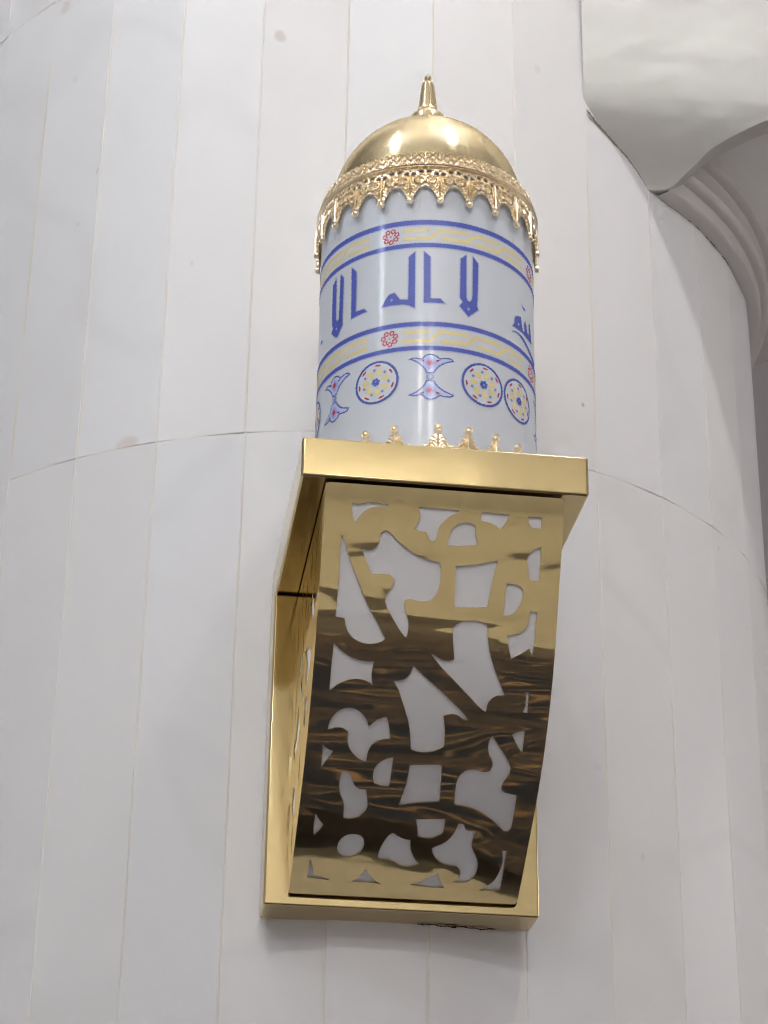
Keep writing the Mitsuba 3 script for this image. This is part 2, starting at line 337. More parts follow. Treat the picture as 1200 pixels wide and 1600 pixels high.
# ------------------------------------------------------------------ measured outlines
# the pierced scrollwork of the front panel: x across, s down along the curved sheet, metres
HOLES = [
    [-0.1284, 0.0268, -0.118, 0.0279, -0.108, 0.0239, -0.0904, 0.0241, -0.0786, 0.0252, -0.0791, 0.0296, -0.0872, 0.0283, -0.0974, 0.0294, -0.1074, 0.0341, -0.1157, 0.0419, -0.1223, 0.0526, -0.1264, 0.0463],
    [-0.1394, 0.0702, -0.1334, 0.0817, -0.1279, 0.0988, -0.1175, 0.1228, -0.1056, 0.1468, -0.1088, 0.1426, -0.0988, 0.1609, -0.0889, 0.1777, -0.0808, 0.1888, -0.074, 0.2015, -0.0699, 0.2085, -0.0747, 0.2125, -0.0861, 0.2168, -0.0978, 0.2169, -0.1098, 0.2132, -0.1191, 0.2065, -0.1248, 0.1974, -0.128, 0.1838, -0.1405, 0.1825, -0.14, 0.1679, -0.1396, 0.1417, -0.1394, 0.133, -0.1399, 0.104, -0.1401, 0.0807],
    [-0.1112, 0.086, -0.1022, 0.0895, -0.095, 0.0876, -0.0882, 0.0801, -0.0873, 0.0713, -0.0856, 0.0639, -0.0793, 0.0602, -0.0732, 0.063, -0.0606, 0.0753, -0.0436, 0.0873, -0.0269, 0.0949, -0.0119, 0.0983, -0.0015, 0.0993, -0.0001, 0.1092, 0.0003, 0.1267, -0.0019, 0.1385, -0.0072, 0.1476, -0.0127, 0.1531, -0.0229, 0.1549, -0.0318, 0.1536, -0.04, 0.1515, -0.0458, 0.1538, -0.0478, 0.1605, -0.0455, 0.1691, -0.0412, 0.1775, -0.0395, 0.1862, -0.0399, 0.1964, -0.0418, 0.2053, -0.0493, 0.1984, -0.0591, 0.1845, -0.0673, 0.1719, -0.0731, 0.1621, -0.0746, 0.1549, -0.072, 0.146, -0.0652, 0.1368, -0.0629, 0.1279, -0.0646, 0.1244, -0.0707, 0.1204, -0.0839, 0.1206, -0.0941, 0.122, -0.1008, 0.1101, -0.1059, 0.0988, -0.1103, 0.0889],
    [-0.0367, 0.0254, 0.0195, 0.0266, 0.0189, 0.0296, 0.0074, 0.0348, 0.0005, 0.0419, -0.0037, 0.0465, -0.0076, 0.0541, -0.0091, 0.0645, -0.0109, 0.0704, -0.0167, 0.072, -0.0207, 0.0667, -0.0235, 0.0593, -0.0323, 0.0588, -0.0414, 0.0557, -0.038, 0.0518, -0.0341, 0.0428, -0.034, 0.034],
    [0.0071, 0.0751, 0.0082, 0.0589, 0.0128, 0.0498, 0.0213, 0.0441, 0.0308, 0.042, 0.039, 0.0436, 0.044, 0.0469, 0.044, 0.0564, 0.0464, 0.0651, 0.0498, 0.0714, 0.0351, 0.0739, 0.0205, 0.0756],
    [0.0506, 0.0266, 0.09, 0.0276, 0.0861, 0.0374, 0.0779, 0.049, 0.0701, 0.0429, 0.061, 0.0399, 0.0506, 0.0391],
    [0.1153, 0.0283, 0.1347, 0.0284, 0.1349, 0.0436, 0.1222, 0.0437, 0.1166, 0.0367],
    [0.1358, 0.0692, 0.1372, 0.0926, 0.1368, 0.1154, 0.1229, 0.1159, 0.12, 0.0982, 0.1177, 0.0866, 0.1201, 0.0791, 0.1271, 0.0727],
    [0.0197, 0.1027, 0.037, 0.1011, 0.0545, 0.0975, 0.0771, 0.0915, 0.0745, 0.1071, 0.0712, 0.1249, 0.0683, 0.1485, 0.0673, 0.1559, 0.0452, 0.1584, 0.0216, 0.1593, 0.021, 0.1385],
    [0.0918, 0.1228, 0.0977, 0.1214, 0.1098, 0.1238, 0.1153, 0.1293, 0.1155, 0.1396, 0.1129, 0.15, 0.1062, 0.1607, 0.0976, 0.1664, 0.0902, 0.1661, 0.0904, 0.1456, 0.091, 0.1324],
    [0.0213, 0.1866, 0.0303, 0.1788, 0.0449, 0.1752, 0.0597, 0.1761, 0.0689, 0.1799, 0.0711, 0.201, 0.0755, 0.2198, 0.0839, 0.2415, 0.093, 0.2603, 0.1013, 0.2763, 0.0902, 0.277, 0.0818, 0.2828, 0.0775, 0.2915, 0.0772, 0.3023, 0.0668, 0.2953, 0.0519, 0.2809, 0.0439, 0.2738, 0.0244, 0.2556, 0.0085, 0.2417, -0.0062, 0.225, -0.0017, 0.2254, -0.0001, 0.2268, 0.0092, 0.2321, 0.0181, 0.2335, 0.0267, 0.2303, 0.0225, 0.2041],
    [0.1268, 0.1579, 0.1366, 0.1587, 0.1357, 0.1793, 0.1359, 0.2028, 0.1341, 0.2191, 0.1289, 0.2091, 0.1219, 0.2154, 0.1048, 0.2246, 0.1009, 0.2124, 0.0973, 0.1935, 0.1068, 0.1914, 0.1169, 0.1879, 0.1238, 0.1801, 0.1268, 0.1682],
    [-0.1402, 0.2173, -0.1322, 0.2256, -0.12, 0.2336, -0.1079, 0.2387, -0.096, 0.2409, -0.0829, 0.2401, -0.0852, 0.2506, -0.0851, 0.2609, -0.0826, 0.2727, -0.0908, 0.268, -0.0998, 0.2659, -0.11, 0.2662, -0.1214, 0.2699, -0.1325, 0.2766, -0.1413, 0.2847, -0.1413, 0.2585, -0.141, 0.2349],
    [-0.0291, 0.2419, -0.0235, 0.2467, -0.0108, 0.2578, 0.013, 0.2758, 0.0324, 0.2928, 0.0454, 0.3043, 0.0555, 0.3158, 0.0465, 0.3143, 0.0384, 0.3079, 0.0294, 0.3072, 0.0187, 0.3114, 0.0224, 0.3229, 0.024, 0.3402, 0.025, 0.3561, 0.0174, 0.3615, 0.0075, 0.3657, -0.0043, 0.367, -0.0118, 0.3666, -0.0211, 0.3631, -0.0239, 0.3432, -0.0272, 0.326, -0.0333, 0.3093, -0.0401, 0.2928, -0.0457, 0.2795, -0.0441, 0.2809, -0.0543, 0.2657, -0.047, 0.2645, -0.0399, 0.2626, -0.0344, 0.2578, -0.0314, 0.2501],
    [-0.1383, 0.3425, -0.1373, 0.3298, -0.1318, 0.3178, -0.1223, 0.3095, -0.1123, 0.3065, -0.1003, 0.3088, -0.0909, 0.316, -0.0848, 0.325, -0.0823, 0.3327, -0.0766, 0.326, -0.0684, 0.32, -0.0591, 0.3168, -0.0542, 0.3293, -0.0509, 0.3497, -0.0609, 0.3503, -0.0708, 0.355, -0.0774, 0.3627, -0.0801, 0.3726, -0.0802, 0.3859, -0.0885, 0.3848, -0.0998, 0.3755, -0.1066, 0.3662, -0.1101, 0.3535, -0.1097, 0.3423, -0.1168, 0.3372, -0.1257, 0.3367, -0.1328, 0.339],
    [-0.1431, 0.3628, -0.1358, 0.3697, -0.1267, 0.3723, -0.1355, 0.3878, -0.1423, 0.4009, -0.1422, 0.3799],
    [-0.0434, 0.3765, -0.0549, 0.3801, -0.0631, 0.3865, -0.0681, 0.3952, -0.0694, 0.4073, -0.0661, 0.4202, -0.056, 0.424, -0.044, 0.4241, -0.0439, 0.3987],
    [-0.1124, 0.4041, -0.1058, 0.4037, -0.1001, 0.4085, -0.0959, 0.416, -0.0932, 0.4247, -0.0866, 0.4305, -0.0754, 0.4303, -0.0741, 0.4377, -0.0697, 0.4613, -0.0732, 0.4699, -0.0811, 0.4798, -0.0927, 0.4834, -0.1026, 0.4822, -0.1029, 0.4654, -0.1049, 0.4544, -0.1105, 0.4438, -0.1138, 0.4296, -0.1142, 0.4155],
    [-0.0199, 0.387, 0.0252, 0.3841, 0.027, 0.4114, 0.029, 0.4444, 0.0171, 0.4462, -0.008, 0.4497, -0.0276, 0.4556, -0.0236, 0.4325, -0.021, 0.4163, -0.0201, 0.3989],
    [0.0898, 0.336, 0.0959, 0.3436, 0.1049, 0.3559, 0.1139, 0.3684, 0.1194, 0.3764, 0.1219, 0.3863, 0.1198, 0.3966, 0.1142, 0.4056, 0.1122, 0.4128, 0.1139, 0.4198, 0.1214, 0.4246, 0.136, 0.4263, 0.137, 0.4491, 0.1368, 0.4528, 0.1368, 0.4734, 0.1364, 0.4867, 0.1325, 0.4908, 0.1263, 0.4903, 0.1154, 0.4787, 0.1033, 0.4682, 0.0882, 0.458, 0.0722, 0.4516, 0.0598, 0.4497, 0.0499, 0.4485, 0.0486, 0.4277, 0.0483, 0.4135, 0.0505, 0.4011, 0.0569, 0.3922, 0.0654, 0.3882, 0.076, 0.3892, 0.0854, 0.3924, 0.0926, 0.3899, 0.096, 0.3812, 0.0942, 0.373, 0.0888, 0.3651, 0.0855, 0.3539, 0.0861, 0.3426],
    [0.1163, 0.3328, 0.1226, 0.3284, 0.1344, 0.3245, 0.1346, 0.3412, 0.1349, 0.3597, 0.1283, 0.3512, 0.1217, 0.3404],
    [0.1294, 0.27, 0.1341, 0.2697, 0.1345, 0.2803, 0.135, 0.2995, 0.1279, 0.2991, 0.1315, 0.2881],
    [-0.0008, 0.4771, 0.0194, 0.4757, 0.0411, 0.4739, 0.0414, 0.4875, 0.041, 0.4998, 0.0338, 0.5051, 0.0254, 0.5104, 0.0146, 0.5098, 0.006, 0.5079, 0.004, 0.4919],
    [-0.1055, 0.5394, -0.1052, 0.5278, -0.1011, 0.517, -0.0928, 0.5102, -0.0824, 0.5086, -0.0731, 0.5113, -0.0679, 0.5196, -0.0675, 0.531, -0.0712, 0.5409, -0.0794, 0.5492, -0.0898, 0.5518, -0.0992, 0.5486],
    [-0.0294, 0.5033, -0.0219, 0.5088, -0.0122, 0.5135, -0.003, 0.5143, -0.0023, 0.5267, 0.0024, 0.5398, 0.0093, 0.552, 0.0151, 0.5555, 0.0103, 0.5597, 0.0015, 0.5629, -0.0046, 0.5633, -0.014, 0.5614, -0.0208, 0.556, -0.0288, 0.5526, -0.038, 0.5519, -0.0461, 0.5508, -0.0458, 0.5373, -0.0416, 0.5216, -0.0357, 0.5079],
    [0.0609, 0.4805, 0.0686, 0.4809, 0.0712, 0.4892, 0.0755, 0.4928, 0.0886, 0.4934, 0.0854, 0.5035, 0.0842, 0.5151, 0.087, 0.5265, 0.094, 0.5376, 0.0981, 0.551, 0.0988, 0.5666, 0.0943, 0.5788, 0.0861, 0.5863, 0.077, 0.5875, 0.0668, 0.5866, 0.0729, 0.5802, 0.0757, 0.5721, 0.0737, 0.5634, 0.0682, 0.5573, 0.059, 0.5571, 0.0495, 0.5552, 0.0395, 0.549, 0.0322, 0.5398, 0.0286, 0.5275, 0.0345, 0.5223, 0.0446, 0.5178, 0.0524, 0.5077, 0.0582, 0.4939],
    [-0.1416, 0.5563, -0.1368, 0.5666, -0.134, 0.5861, -0.1255, 0.5875, -0.116, 0.5908, -0.1087, 0.5947, -0.1249, 0.5934, -0.1419, 0.5916],
    [-0.0599, 0.5713, -0.0528, 0.5826, -0.044, 0.592, -0.0358, 0.5968, -0.056, 0.5948, -0.0789, 0.5953, -0.0704, 0.5888, -0.0641, 0.5775],
    [0.0432, 0.5713, 0.0469, 0.582, 0.0513, 0.5916, 0.0561, 0.5983, 0.0307, 0.599, 0.0056, 0.5957, 0.0201, 0.5887, 0.0312, 0.579],
    [0.129, 0.5246, 0.1359, 0.5251, 0.1365, 0.5445, 0.137, 0.574, 0.1366, 0.598, 0.1066, 0.6, 0.119, 0.5891, 0.1268, 0.5786, 0.1319, 0.5605, 0.1331, 0.5428],
    [-0.1415, 0.4755, -0.1359, 0.4863, -0.1282, 0.4961, -0.1351, 0.5089, -0.141, 0.5178, -0.1424, 0.4962],
]
# the printed lettering: metres round the glass, metres up
LETTERS = {
    'lam_alif': [(0.026, 0.3909), (0.0355, 0.4), (0.0348, 0.3278), (0.0363, 0.3224), (0.0397, 0.3204), (0.0433, 0.3241), (0.0444, 0.33), (0.0455, 0.3995), (0.0546, 0.3892), (0.0529, 0.3242), (0.0513, 0.3172), (0.0541, 0.3099), (0.0381, 0.2941), (0.0241, 0.3102), (0.0293, 0.3177), (0.0249, 0.3241)],
    'alif': [(-0.0281, 0.3991), (-0.0182, 0.3892), (-0.0181, 0.3187), (-0.0037, 0.3187), (0.0031, 0.3109), (-0.028, 0.311)],
    'lam_ha': [(-0.0503, 0.3904), (-0.0405, 0.3987), (-0.0405, 0.3021), (-0.0532, 0.3096), (-0.0703, 0.3103), (-0.0909, 0.3104), (-0.0845, 0.3228), (-0.0794, 0.3298), (-0.0709, 0.3315), (-0.0625, 0.3191), (-0.0507, 0.3174)],
    'alif2': [(-0.1455, 0.3971), (-0.1366, 0.3884), (-0.1349, 0.3827), (-0.1351, 0.3173), (-0.1203, 0.317), (-0.1148, 0.3103), (-0.1444, 0.3082)],
    'lam_alif2': [(-0.1906, 0.3875), (-0.1851, 0.3913), (-0.1827, 0.3973), (-0.1797, 0.3896), (-0.1802, 0.3266), (-0.176, 0.3185), (-0.172, 0.3216), (-0.1704, 0.3973), (-0.162, 0.3872), (-0.1618, 0.3809), (-0.1632, 0.311), (-0.1623, 0.3062), (-0.174, 0.2909), (-0.1808, 0.293), (-0.1915, 0.3053), (-0.1871, 0.3125), (-0.1913, 0.3212)],
    'tick': [(-0.2361, 0.3134), (-0.2297, 0.3142), (-0.224, 0.3078), (-0.2349, 0.3094)],
    'mark': [(0.147, 0.3576), (0.1522, 0.3556), (0.1585, 0.3555), (0.1563, 0.3515), (0.1494, 0.3527)],
    'mim_sin': [(0.1258, 0.3269), (0.1333, 0.3319), (0.1426, 0.3346), (0.1482, 0.3134), (0.1536, 0.3149), (0.1527, 0.3282), (0.1577, 0.3357), (0.1642, 0.3192), (0.171, 0.3188), (0.1719, 0.3359), (0.176, 0.3409), (0.1812, 0.3203), (0.1851, 0.3088), (0.1621, 0.3071), (0.1481, 0.3093), (0.1195, 0.3082), (0.1245, 0.3153)],
    'tail': [(0.1197, 0.3001), (0.1315, 0.3039), (0.1474, 0.3027), (0.1611, 0.2976), (0.1786, 0.2914), (0.2077, 0.2864), (0.1951, 0.2779), (0.1721, 0.2864), (0.1562, 0.2933), (0.1432, 0.2986), (0.1304, 0.3015), (0.1196, 0.2984)],
}
LETTER_EYES = {'lam_alif': (0.0382, 0.3074), 'lam_ha': (-0.0751, 0.3197), 'lam_alif2': (-0.1776, 0.3062), 'mim_sin': (0.1356, 0.3187)}
PALMETTE = [(-0.0309, 0.0288), (-0.0226, 0.0319), (-0.0116, 0.0294), (-0.0076, 0.0349), (0.0, 0.0379), (0.0082, 0.0354), (0.0138, 0.0305), (0.0242, 0.0323), (0.0312, 0.0313), (0.0343, 0.027), (0.0242, 0.0241), (0.0159, 0.0193), (0.009, 0.0126), (0.0056, 0.0061), (-0.0054, 0.0058), (-0.0088, 0.0144), (-0.0171, 0.0225), (-0.0254, 0.0273)]
SIDE = [[(-0.2958, -0.1783), (-0.3102, -0.2007), (-0.2682, -0.2274), (-0.2365, -0.215), (-0.2495, -0.1823), (-0.2197, -0.1579)], [(-0.1368, -0.1274), (-0.1585, -0.1394), (-0.1503, -0.1612), (-0.1164, -0.1588)], [(-0.1828, -0.1803), (-0.2075, -0.2236), (-0.1828, -0.2187), (-0.1637, -0.1852)], [(-0.2902, -0.2463), (-0.2711, -0.2568), (-0.2452, -0.2827), (-0.2241, -0.269), (-0.244, -0.2405)], [(-0.1317, -0.207), (-0.1674, -0.2541), (-0.1301, -0.2681), (-0.102, -0.2841), (-0.07, -0.2528), (-0.1131, -0.2435)], [(-0.0922, -0.3189), (-0.1269, -0.3321), (-0.1261, -0.3662), (-0.0955, -0.3743), (-0.0748, -0.3405)], [(-0.3115, -0.1059), (-0.3448, -0.1492), (-0.3066, -0.148), (-0.2802, -0.1123)]]

# ------------------------------------------------------------------ the setting: hall shell, unseen but for the back wall, bouncing and mirroring light
def quad(base, pts, bsdf):
    return put(base, (np.array(pts, float), np.array([[0, 1, 2, 3]])), bsdf)

X0, X1, Y0, Y1 = -9.0, 9.0, -12.5, 6.5
quad('floor', [(X0, Y0, FLOOR_Z), (X1, Y0, FLOOR_Z), (X1, Y1, FLOOR_Z), (X0, Y1, FLOOR_Z)], 'm_floor'); lab('floor', kind='structure')
UNSEEN_CARPET_Y = -6.2
quad('unseen_carpet', [(-2.4, UNSEEN_CARPET_Y, FLOOR_Z + .006), (2.6, UNSEEN_CARPET_Y, FLOOR_Z + .006), (2.6, .60, FLOOR_Z + .006), (-2.4, .60, FLOOR_Z + .006)], 'm_unseen_carpet'); lab('unseen_carpet', kind='structure')  # out of view, placed to darken the middle of the panel reflection
quad('ceiling', [(X0, Y0, CEIL_Z), (X0, Y1, CEIL_Z), (X1, Y1, CEIL_Z), (X1, Y0, CEIL_Z)], 'm_ceiling'); lab('ceiling', kind='structure')
quad('wall', [(X0, Y1, FLOOR_Z), (X1, Y1, FLOOR_Z), (X1, Y1, CEIL_Z), (X0, Y1, CEIL_Z)], 'm_back')
quad('wall', [(X1, Y0, FLOOR_Z), (X0, Y0, FLOOR_Z), (X0, Y0, CEIL_Z), (X1, Y0, CEIL_Z)], 'm_hall')
quad('wall', [(X0, Y0, FLOOR_Z), (X0, Y1, FLOOR_Z), (X0, Y1, CEIL_Z), (X0, Y0, CEIL_Z)], 'm_hall')
quad('wall', [(X1, Y1, FLOOR_Z), (X1, Y0, FLOOR_Z), (X1, Y0, CEIL_Z), (X1, Y1, CEIL_Z)], 'm_hall')
for k in ('wall', 'wall_001', 'wall_002', 'wall_003'): lab(k, kind='structure')

LAMP_LABELS = ['unseen globe lamp high just right of the wall lamp, lights dome and column', 'unseen globe lamp high just left of the wall lamp, lights dome and column', 'unseen cool white globe lamp far left, lights the left of the column',
               'unseen globe lamp lighting the column from the front, the left one of two', 'unseen globe lamp lighting the column from the front, the right one of two', 'unseen dim globe lamp far right, lights the right of the column',
               'added fill globe low beyond the arch on the right, brightens the capital', 'added fill globe by the right wall, brightens the right of the column', 'unseen globe lamp at the left far end of the hall, lights the front', 'unseen globe lamp at the right far end of the hall, lights the front']
for i, (lx, ly, lz, lr, lc, lum) in enumerate(LAMPS):
    t = 'unseen_ceiling_lamp' if i == 0 else f'unseen_ceiling_lamp_{i:03d}'
    put(t + '__rod', lathe([(.012, lz + lr - .01), (.012, CEIL_Z - .03), (.06, CEIL_Z - .028), (.06, CEIL_Z - .001)], 24, (lx, ly)), 'm_lamp_rim', smooth=30)
    globe = trimesh.creation.icosphere(3, lr); globe.apply_translation([lx, ly, lz])
    scene[t + '__globe'] = {**mikit.ply(globe, {'type': 'diffuse', 'reflectance': {'type': 'rgb', 'value': [.8, .8, .8]}}),
                            'emitter': {'type': 'area', 'radiance': {'type': 'rgb', 'value': [LAMP_SCALE * lum * c for c in lc]}}}
    lab(t, LAMP_LABELS[i], 'ceiling lamp', 'unseen globe lamps placed around the hall')

# ------------------------------------------------------------------ the column and its marble slabs
rng = np.random.default_rng(7)
lab('marble_column', 'huge round white marble column clad in tall narrow slabs, carrying the brass lamp', 'column')
put('marble_column__core', lathe([(COL_R - .006, FLOOR_Z), (COL_R - .006, CEIL_Z)], 180, (COL_X, COL_Y)), 'm_grout', smooth=30)
put('marble_column__unseen_plinth', lathe([(COL_R, FLOOR_Z), (COL_R + .07, FLOOR_Z), (COL_R + .07, FLOOR_Z + 1.19), (COL_R + .03, FLOOR_Z + 1.27), (COL_R - .01, FLOOR_Z + 1.29)], 120, (COL_X, COL_Y)), 'm_unseen_plinth', smooth=30)  # dark base out of view, height set by its reflection in the panel
PITCH = 360 / 35
def slab(th0, th1, z0, z1, flat, tilt):
    th = np.radians(np.linspace(th0, th1, 11)); mid = (th[0] + th[-1]) / 2
    gap = 0.0013 / COL_R; th[0] += gap; th[-1] -= gap
    ch = 0.0005
    th = np.r_[th[0], th[0] + ch / COL_R, th[1:-1], th[-1] - ch / COL_R, th[-1]]
    # stone slabs are a little flatter than the round of the column
    rr = COL_R * (1 - flat * (1 - np.cos(mid - th))) / 1.0
    chord = COL_R * np.cos((th[-1] - th[0]) / 2) / np.cos(th - mid)
    rr = COL_R * (1 - flat) + (chord + (COL_R - COL_R * np.cos((th[-1] - th[0]) / 2)) * 0.55) * flat + tilt * np.sin((th - mid) / (th[-1] - mid) * math.pi / 2) * .0006
    edge = np.zeros_like(rr); edge[0] = edge[-1] = -ch
    zs = [(z0 + .0008, -ch), (z0 + .0008 + ch, 0), (z1 - .0008 - ch, 0), (z1 - .0008, -ch)]
    rows = [(z, np.minimum(rr + edge, rr + e)) for z, e in zs]
    rows = [(zs[0][0], np.full_like(rr, COL_R - .005))] + rows + [(zs[3][0], np.full_like(rr, COL_R - .005))]
    n = len(th) + 2
    V = []
    for z, r in rows:
        r = np.r_[COL_R - .005, r, COL_R - .005]; t = np.r_[th[0], th, th[-1]]
        V += [(COL_X + a * math.cos(b), COL_Y + a * math.sin(b), z) for a, b in zip(r, t)]
    F = []
    for i in range(len(rows) - 1):
        for j in range(n - 1):
            a = i * n + j
            F += [(a, a + 1, a + n + 1), (a, a + n + 1, a + n)]
    return trimesh.Trimesh(np.array(V), np.array(F), process=True)
JOINTS = [FLOOR_Z, -1.722, -0.70, 0.3225, 1.345, 2.37, 3.4]
for c in range(len(JOINTS) - 1):
    for k in range(-10, 6):
        th0 = -64.9 + k * PITCH
        if c == 4 and k >= 4: pass
        put('marble_column__slab', slab(th0, th0 + PITCH, JOINTS[c], JOINTS[c + 1], 0.35 + 0.25 * rng.random(), rng.normal()), f'm_marble_{rng.integers(4)}', smooth=24)

def arc_strip(r, th0, th1, z0, z1, n):
    th = np.radians(np.linspace(th0, th1, n + 1)); k = n + 1
    V = [(COL_X + q * math.cos(a), COL_Y + q * math.sin(a), z) for q, z in ((r - .004, z0), (r, z0), (r, z1), (r - .004, z1)) for a in th]
    F = [f for s in range(3) for i in range(n) for f in ((s * k + i, s * k + i + 1, s * k + k + i + 1), (s * k + i, s * k + k + i + 1, s * k + k + i))]
    return trimesh.Trimesh(np.array(V), np.array(F), process=False)
for k in range(-10, 7):
    t = -64.9 + k * PITCH
    put('marble_column__mortar_joint', arc_strip(COL_R + .0002, t - .20, t + .20, FLOOR_Z, CEIL_Z, 2), 'm_grout')
for z in JOINTS[1:]:
    put('marble_column__mortar_joint', arc_strip(COL_R - .0009, -64.9 - 10 * PITCH, -64.9 + 6 * PITCH, z - .003, z + .003, 120), 'm_grout')

# ------------------------------------------------------------------ the plaster arch that springs from the column on the right
lab('plaster_arch', 'pale plaster arch springing from the right side of the marble column, with a moulded capital', 'arch')
ZT = np.array([0.94, 0.9626, 0.9833, 1.0066, 1.029, 1.0488, 1.067, 1.09, 1.13, 1.20, 1.35, 1.6])
YT = np.array([0.168, 0.1548, 0.1407, 0.1234, 0.1045, 0.0925, 0.0830, 0.0755, 0.0705, 0.0670, 0.0650, 0.064])
zf = np.linspace(.94, 1.6, 661); yf = np.convolve(np.pad(np.convolve(np.pad(np.interp(zf, ZT, YT), 25, mode='edge'), np.ones(51) / 51, 'valid'), 30, mode='edge'), np.ones(61) / 61, 'valid')
def arch_face(z): return np.interp(z, zf, yf)
def arch_bend(p, h):
    y = arch_face(p[:, 1]); s = (arch_face(p[:, 1] + .004) - arch_face(p[:, 1] - .004)) / .008
    n = np.stack([0 * s, -np.ones_like(s), s], 1); n /= np.linalg.norm(n, axis=1, keepdims=True)
    return np.stack([p[:, 0], y - h, p[:, 1]], 1), n
RIM = [(0.40, 0.955), (0.472, 0.954), (0.493, 0.955), (0.513, 0.960), (0.524, 0.968), (0.533, 0.978), (0.545, 0.989), (0.560, 1.002), (0.570, 1.013), (0.582, 1.024),
       (0.601, 1.036), (0.626, 1.050), (0.655, 1.065), (0.685, 1.080), (0.73, 1.100), (0.80, 1.128), (0.90, 1.16), (1.05, 1.19), (1.25, 1.205), (1.5, 1.20), (1.75, 1.16), (2.0, 1.06), (2.15, 0.955), (2.4, 0.955)]
spandrel = Polygon(soften(RIM, 60) + [(2.4, CEIL_Z - .003), (.3365, CEIL_Z - .003), (.3375, 1.062), (0.25, 1.045), (0.25, 0.955)])
v, f, n = shell(spandrel, arch_bend, 0.012, 1, 0.050, 0.02)
put_n('plaster_arch__spandrel', v, f, n, 'm_plaster')
cap = [(0.0, .951), (0.006, .9515), (0.020, .958), (0.0245, .964), (0.0245, .985), (0.027, .990), (0.036, .993), (0.042, .999), (0.0445, 1.007), (0.042, 1.014),
       (0.040, 1.018), (0.040, 1.040), (0.043, 1.045), (0.052, 1.048), (0.058, 1.054), (0.059, 1.060), (0.056, 1.066), (0.056, 1.072),
       (0.062, 1.10), (0.075, 1.14), (0.10, 1.19), (0.14, 1.24), (0.20, 1.29), (0.28, 1.33), (0.40, 1.36)]
cm = lathe([(COL_R + a, z) for a, z in cap], 200, (COL_X, COL_Y), -55.5, 75)
vy = cm.vertices[cm.faces]
cm.update_faces((vy[:, :, 1] > arch_face(vy[:, :, 2]) + .004).all(1)); cm.remove_unreferenced_vertices()
put('plaster_arch__capital_moulding', cm, 'm_moulding', smooth=32)
# the ragged open joint between plaster and marble
def on_col(th, z, off): return (COL_X + (COL_R + off) * math.cos(th), COL_Y + (COL_R + off) * math.sin(th), z)
def tube(pts, rad, sides=6):
    pts = np.asarray(pts, float); rad = np.broadcast_to(rad, len(pts)); V, F = [], []
    tang = np.gradient(pts, axis=0); tang /= np.linalg.norm(tang, axis=1, keepdims=True) + 1e-12
    for i, (p, t) in enumerate(zip(pts, tang)):
        a = np.cross(t, [0.31, 0.17, 0.93]); a /= np.linalg.norm(a); b = np.cross(t, a)
        for k in range(sides):
            w = 2 * math.pi * k / sides; V.append(p + rad[i] * (a * math.cos(w) + b * math.sin(w)))
    for i in range(len(pts) - 1):
        for k in range(sides):
            j = (k + 1) % sides; q = i * sides
            F += [(q + k, q + j, q + sides + j), (q + k, q + sides + j, q + sides + k)]
    n = len(pts) - 1
    for k in range(1, sides - 1): F += [(0, k + 1, k), (n * sides, n * sides + k, n * sides + k + 1)]
    return trimesh.Trimesh(np.array(V), np.array(F), process=False)
def crack(pts, rad, seed):
    r = np.random.default_rng(seed); p = []
    for (t0, z0), (t1, z1) in zip(pts[:-1], pts[1:]):
        for q in np.linspace(0, 1, 9)[:-1]:
            p.append(on_col(math.radians(t0 + (t1 - t0) * q), z0 + (z1 - z0) * q + r.normal() * .0007, 0.0006))
    p.append(on_col(math.radians(pts[-1][0]), pts[-1][1], .0006))
    rr = rad * (0.55 + 0.75 * r.random(len(p))); rr[0] = rr[-1] = rad * .25
    return tube(p, rr)
for pts, rad in (([(-64.7, 1.066), (-63.07, 1.0475), (-61.26, 1.0275), (-58.6, 1.005), (-56.4, .981), (-54.7, .958)], .0014), ([(-64.6, 1.052), (-62.4, 1.036), (-60.0, 1.0145)], .0009),
                 ([(-64.7, 1.058), (-63.4, 1.046), (-61.7, 1.029)], .0007), ([(-47.6, .953), (-44.6, .952), (-41.5, .953), (-38.2, .951)], .0015), ([(-36.5, .952), (-33.6, .949)], .0013)):
    put('plaster_arch__joint_crack', crack(pts, rad, int(rad * 1e5)), 'm_crack')

# ------------------------------------------------------------------ the wall lamp
L = 'wall_lamp'
lab(L, 'polished brass wall lamp with printed opal glass drum, gold dome and pierced bracket', 'wall lamp')
WP, SY, SR = 0.1653, -0.2679, 0.1633        # half width of the bracket, glass axis, glass radius
put(L + '__back_plate', rbox((-.2005, -.0643, -.4852), (.2005, .012, -.0012), .0035), 'm_brass', smooth=30)
put(L + '__top_plate', rbox((-.2000, -.4646, 0), (.2000, .006, .0605), .0042, 6), 'm_brass', smooth=30)
put(L + '__sealant', tube([(x, -.004 + .022 * (x / .2) ** 2 * .9, -.4865 + .0014 * math.sin(x * 210) * math.sin(x * 83)) for x in np.linspace(.03, .148, 48)],
    np.array([.0004 + .0007 * abs(math.sin(i * 1.7) * math.sin(i * .61)) + (.0008 if 20 < i < 24 else 0) for i in range(48)])), 'm_dark', smooth=40)

